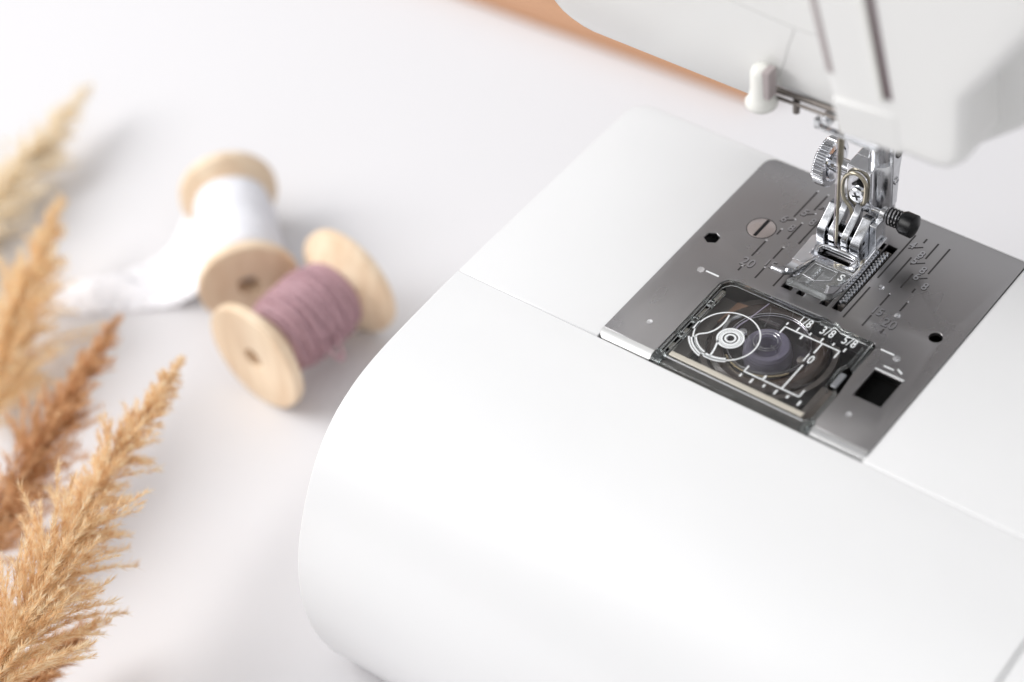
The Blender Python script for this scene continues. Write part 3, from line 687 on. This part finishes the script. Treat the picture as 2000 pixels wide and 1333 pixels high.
# presser bar and foot holder
PBX, PBY = 0.6, 15.4
build('presser_bar', MB().lathe([(2.9, 12), (2.95, 13), (2.95, 75)], Matrix.Translation((PBX, PBY, 0)), 36), chrome2, SM)
HO = build('foot_holder', MB().box(-4.9, 1.9, 9.0, 13.6, 9.8, 22.9).box(-4.9, .2, 13.4, 17.4, 7.5, 22.9), chrome, SM, bevel=.35)
hl = MB().lathe([(3.6, 6.5), (3.95, 7.2), (3.95, 21.5), (3.7, 22.4)], Matrix.Translation((PBX-.1, PBY, 0)), 40)
build('holder_barrel', hl, chrome2, HO)
fl = MB(); pts = [(14.6, 9), (14.6, 31), (18.4, 33), (19.8, 27), (18.0, 19), (17.0, 9)]
n = len(pts); vs = [(3.1, y, z) for y, z in pts]+[(4.5, y, z) for y, z in pts]
fl.add(vs, [tuple(range(n)), tuple(range(2*n-1, n-1, -1))]+[(k, (k+1) % n, n+(k+1) % n, n+k) for k in range(n)])
build('holder_flange', fl, chrome2, HO, bevel=.3)
for (y, z, r) in ((17.2, 24.6, 1.2), (16.2, 16.4, .8)):
    build('set_screw', MB().lathe([(r+.25, 0), (r+.25, .2), (r, .35), (r*.62, .3), (r*.5, -.2), (.01, -.2)], AX((4.5, y, z), (1, 0, 0)), 24, cap=False), groove if r > 1 else chrome2, HO)
# thumb screw
TS = AX((-13.2, 12.4, 18.0), (1, 0, 0))
kn = MB(); N = 168; R0 = 6.35
prof = [(R0*.80, -.25), (R0*.96, 0), (R0, .35), (R0, 2.7), (R0*.95, 3.1), (R0*.74, 3.3), (R0*.70, 2.7)]
vs = []
for (r, h) in prof:
    for k in range(N):
        q = r*(1-.05*(1 if k % 3 == 0 else 0)) if r > R0*.9 and 0 <= h <= 3.1 else r
        vs.append(TS @ Vector((q*math.cos(2*PI*k/N), q*math.sin(2*PI*k/N), h)))
fs = []
for i in range(len(prof)-1):
    for k in range(N): fs.append((i*N+k, i*N+(k+1) % N, (i+1)*N+(k+1) % N, (i+1)*N+k))
fs += [tuple(range(N)), tuple((len(prof)-1)*N+k for k in range(N))]
KN = build('thumb_screw', kn.add(vs, fs), chrome, SM, angle=20)
sh_ = MB().lathe([(4.0, 2.6), (4.0, 3.6), (2.1, 3.8), (2.1, 8.5)], TS, 32)
build('screw_shank', sh_, chrome, KN)
# cross-head screw and hooked spring wire on the holder's face
xs = build('face_screw', MB().lathe([(2.15, 0), (2.15, .9), (1.9, 1.15), (.01, 1.25)], AX((-1.5, 9.0, 14.9), (0, -1, 0)), 32), chrome2, HO)
crs = MB(); Mx = AX((-1.5, 7.78, 14.9), (0, -1, 0)) @ Matrix.Rotation(math.radians(20), 4, 'Z')
crs.box(-1.15, 1.15, -.27, .27, -.1, .04, Mx).box(-.27, .27, -1.15, 1.15, -.1, .045, Mx)
build('cross_recess', crs, black, HO, smooth=False)
build('screw_recess', MB().tube([(-3.0, 8.9, 17.4), (-1.4, 8.85, 18.9), (.2, 8.9, 18.0)], [.4, .9, .5], 10), black, HO)
build('spring_wire', MB().tube(catmull([(-1.6, 5.4, 6.6), (-2.3, 7.6, 8.3), (-3.2, 8.1, 10.4), (-5.0, 8.2, 12.4), (-5.5, 8.2, 15.7), (-4.9, 8.2, 19.1), (-3.1, 8.2, 21.3), (-.8, 8.2, 21.5), (.8, 8.2, 19.8), (1.0, 8.2, 17.1), (.6, 8.2, 13.6), (-.3, 8.7, 12.2)], 6), .5, 12), brass, HO)

# ------------------------------------------------------------------ spools
def spool(name, c, yaw, R, L, label, group):
    z = TABLE+R; rt = empty(name, (c[0], c[1], TABLE), label, 'spool', group)
    d = Vector((math.cos(yaw), math.sin(yaw), 0)); M = AX(Vector((c[0], c[1], z))-d*L/2, d)
    prof = [(3.3, .8), (3.45, .1), (3.8, 0), (R-.6, 0), (R-.1, .4), (R, 1.1), (R, 2.5), (R-.25, 3.1), (R-.9, 3.5), (R*.62, 6.6), (R*.50, 8.2), (R*.47, 9)]
    full = prof+[(r, L-h) for r, h in prof[::-1]]+[(3.3, L*.5), (3.3, .8)]
    me = MB().lathe(full, M, 72, cap=False)
    build('wood_body', me, wood, rt, angle=30)
    return rt, M, d, z
SA, MA, dA, zA = spool('wooden_spool', (-154.8, -37.07), 1.4965, 17.23, 40.78, 'wooden spool wound with mauve thread, in front of the lace spool', 'wooden spools on the table')
SB, MBs, dB, zB = spool('wooden_spool', (-196.04, -19.88), 2.4517, 14.9, 44.39, 'wooden spool wound with white lace, behind the mauve thread spool', 'wooden spools on the table')
# mauve winding: layered strands
th = MB(); random.seed(3)
def wind(r0, h0, h1, turns, rad, lean, M, mb, wob=.25):
    n = int(turns*26); pts = []
    for i in range(n+1):
        t = i/n; a_ = 2*PI*turns*t; h = h0+(h1-h0)*t+lean*math.sin(a_)
        mid = 1-abs(2*((h-h0)/(h1-h0))-1)**3; r = r0+1.3*mid+wob*math.sin(a_*.37+t*19)+.12*math.sin(a_*3.1)
        pts.append(M @ Vector((r*math.cos(a_), r*math.sin(a_), h)))
    mb.tube(pts, rad, 7)
th.lathe([(7, 6), (9.2, 8), (10.3, 12), (10.6, 20), (10.3, 29), (9.2, 33), (7, 35)], MA, 48)
wind(9.3, 7.4, 33.5, 20, .78, .9, MA, th)
wind(9.9, 33.0, 8.4, 15, .75, -1.2, MA, th, .45)
wind(10.5, 11, 31, 7, .72, 1.9, MA, th, .35)
TW = build('thread_winding', th, mauve, SA, angle=80)
# local x/y of MA at h: hanging loop on the camera side, lower
lp = []
cA = Vector((-154.8, -37.07, zA))
side = Vector((0, 0, 1)).cross(dA).normalized()        # horizontal, square to the axis
if side.dot(Vector((.67, -.74, 0))) < 0: side = -side
base = cA+dA*(-.5)
for k in range(19):
    a_ = PI*1.0*k/18
    u = base+dA*(-4+5.0*k/18)+side*(12.4+4.0*math.sin(a_))+Vector((0, 0, .5-5.5*math.sin(a_)))
    lp.append(u)
build('loose_loop', MB().tube(lp, .6, 8), mauve, SA, angle=80)

# lace: winding on the spool plus the tail running over the table
def lace_mat():
    ma = bpy.data.materials.new('white_lace'); ma.use_nodes = True; n = ma.node_tree; b = n.nodes['Principled BSDF']
    b.inputs['Base Color'].default_value = (.92, .92, .96, 1); b.inputs['Roughness'].default_value = .85
    t = n.nodes.new('ShaderNodeTexCoord'); v = n.nodes.new('ShaderNodeTexVoronoi'); v.inputs['Scale'].default_value = 420
    bp = n.nodes.new('ShaderNodeBump'); bp.inputs['Strength'].default_value = .8; bp.inputs['Distance'].default_value = .0006
    n.links.new(t.outputs['Object'], v.inputs[0]); n.links.new(v.outputs[0], bp.inputs['Height']); n.links.new(bp.outputs[0], b.inputs['Normal'])
    tr = n.nodes.new('ShaderNodeBsdfTransparent'); mx = n.nodes.new('ShaderNodeMixShader'); out = n.nodes['Material Output']
    r = n.nodes.new('ShaderNodeMath'); r.operation = 'LESS_THAN'; r.inputs[1].default_value = .26
    n.links.new(v.outputs[0], r.inputs[0]); n.links.new(r.outputs[0], mx.inputs[0])
    n.links.new(b.outputs[0], mx.inputs[1]); n.links.new(tr.outputs[0], mx.inputs[2]); n.links.new(mx.outputs[0], out.inputs[0]); return ma
lace = lace_mat(); lacesolid = mat('lace_solid', (.80, .80, .845), .85, bump=((500, 500, 500), 1.0, .0007))
lw = MB(); vs = []; NR, NH = 72, 30
for j in range(NH):
    h = 5.5+(44.39-11)*j/(NH-1)
    for k in range(NR):
        a_ = 2*PI*k/NR; e_ = min(1, min(j, NH-1-j)/3)
        r = 7.2+4.3*math.sqrt(e_)+.35*math.sin(a_*2+h*.5)+.3*math.sin(h*1.3+a_*5)*.6+.28*abs(math.sin(h*.9+a_*.5))+.018*k*.5
        vs.append(MBs @ Vector((r*math.cos(a_), r*math.sin(a_), h)))
fs = [(j*NR+k, j*NR+(k+1) % NR, (j+1)*NR+(k+1) % NR, (j+1)*NR+k) for j in range(NH-1) for k in range(NR)]
fs += [tuple(range(NR)), tuple((NH-1)*NR+k for k in range(NR))]
build('lace_winding', lw.add(vs, fs), lacesolid, SB, angle=80)
# tail: two edge curves, scalloped
eu = catmull([(-221, 0, -70), (-224.3, -12, -80.5), (-222.5, -24, -86.8), (-223.5, -33, -87.7), (-229, -43, -87.9), (-236, -50.5, -87.9), (-244.5, -57, -87.8)], 14)
el_ = catmull([(-193, -34, -72), (-197, -37.5, -81), (-204, -43, -86.7), (-210.5, -48, -87.7), (-217.5, -53.5, -87.9), (-224, -59, -87.9), (-233, -66.5, -87.8)], 14)
lt = MB(); n = len(eu); vs = []; K = 22
for i in range(n):
    for k in range(K+1):
        t = k/K; sc = .9*abs(math.sin(i*.42)); p = eu[i].lerp(el_[i], t); d_ = (el_[i]-eu[i]).normalized()
        if k == 0: p = p-d_*sc
        if k == K: p = p+d_*sc
        vs.append((p.x, p.y, p.z+.08*math.sin(i*.5)*math.sin(t*9)+.35*math.sin(t*PI)*math.sin(i*.16)**2+.3))
fs = [(i*(K+1)+k, i*(K+1)+k+1, (i+1)*(K+1)+k+1, (i+1)*(K+1)+k) for i in range(n-1) for k in range(K)]
lto = build('lace_tail', lt.add(vs, fs), lace, SB, angle=80)
so = lto.modifiers.new('thick', 'SOLIDIFY'); so.thickness = .0004; so.offset = 0

# ------------------------------------------------------------------ dried grass plumes
def plume(label, axis, rad, mats, nb, blade, seed, droop=.15, dens=1.0, spread=.55):
    rnd = random.Random(seed); ax = catmull(axis, 16); N = len(ax)
    end = axis[-1]
    rt = empty('grass_plume', (end[0], end[1], TABLE), label, 'dried grass', 'dried grass plumes')
    build('stem', MB().tube(ax[::4]+[ax[-1]], [.25+.65*i/(len(ax[::4])) for i in range(len(ax[::4])+1)], 7), g_stem, rt)
    vs = []; fs = []
    tot = sum((ax[i+1]-ax[i]).length for i in range(N-1))
    def R(t):                         # radius profile from tip (0) to base (1)
        return rad*(.04+.96*min(1, (t/.85))**1.05)
    def frame(t):
        u = t*(N-1); i = min(N-2, int(u)); p = ax[i].lerp(ax[i+1], u-i); d = (ax[i]-ax[i+1]).normalized(); return p, d
    for b_i in range(nb):
        t = (b_i+rnd.random())/nb; t = t**.92; p, d = frame(t)
        o1 = d.orthogonal().normalized(); o2 = d.cross(o1); a_ = rnd.random()*2*PI
        out = math.cos(a_)*o1+math.sin(a_)*o2
        L = R(t)*rnd.uniform(.5, 1.3)*1.45*(1+.35*math.sin(t*37+seed)*math.sin(a_*2+t*11))+.5; ang = rnd.uniform(.30, .75)*spread/.55
        dirb = (d*math.cos(ang)+out*math.sin(ang)).normalized()
        ns = max(3, int(L*3.4*dens))
        for s_i in range(ns):
            q = (s_i+rnd.random())/ns
            pos = p+dirb*L*q+out*(L*q*q*.12)+Vector((0, 0, -droop*L*q*q))
            for bl in range(rnd.choice((2, 3, 3))):
                rv = Vector((rnd.gauss(0, 1), rnd.gauss(0, 1), rnd.gauss(0, 1))).normalized()
                bd_ = (dirb*1.0+rv*.75).normalized(); l = blade*rnd.uniform(.6, 1.25)*(.42+.58*min(1, t/.45)); w = rnd.uniform(.08, .15)*blade/3
                sd = bd_.cross(rv).normalized() if abs(bd_.dot(rv)) < .98 else o1
                mid = pos+bd_*l*.4; o = len(vs)
                vs += [pos-sd*w*.5, pos+sd*w*.5, mid+sd*w, pos+bd_*l, mid-sd*w]
                fs += [(o, o+1, o+2, o+3, o+4)]
    me = bpy.data.meshes.new('plume_head'); me.from_pydata([W(v) for v in vs], [], fs); me.update()
    link('plume_head', me, mats, rt, smooth=False)
    return rt
plume('golden dried grass plume nearest the machine, its tip sharpest', [(-152.3, -84.2, -44.9), (-146.5, -101.1, -44.2), (-142.0, -122.3, -44.6), (-131.8, -148.1, -43.5), (-124.3, -170.3, -45.2), (-119.1, -192.7, -51.0)], 14, g_gold, 470, 2.9, 11)
plume('brown dried grass plume between two paler plumes', [(-194.2, -70.4, -63.2), (-188.3, -88.3, -63.4), (-181.6, -110.5, -64.4), (-175.0, -131.6, -67.4), (-167.7, -156.7, -71.1)], 11.5, g_brown, 360, 2.8, 12)
plume('blurred amber dried grass plume at the left edge', [(-245.8, -42.1, -64.2), (-238.0, -58.4, -67.3), (-230.0, -74.8, -70.7), (-220.2, -93.9, -74.3), (-209.8, -115.4, -78.8)], 13, g_amber, 300, 3.0, 13)
plume('palest dried grass plume farthest back, coloured pale as if washed out by light', [(-284.9, 7.7, -73.0), (-282.1, -12.8, -75.3), (-277.6, -35.8, -77.7), (-273.1, -61.4, -80.3), (-262, -90, -82)], 14, g_washed, 320, 3.2, 14)
plume('short reddish dried grass sprig under the golden plume', [(-128.6, -148.6, -71.5), (-130.0, -158.7, -72.3), (-129.8, -170.0, -72.3), (-128.3, -184.0, -72.4)], 5.5, g_brown, 150, 3.2, 15)
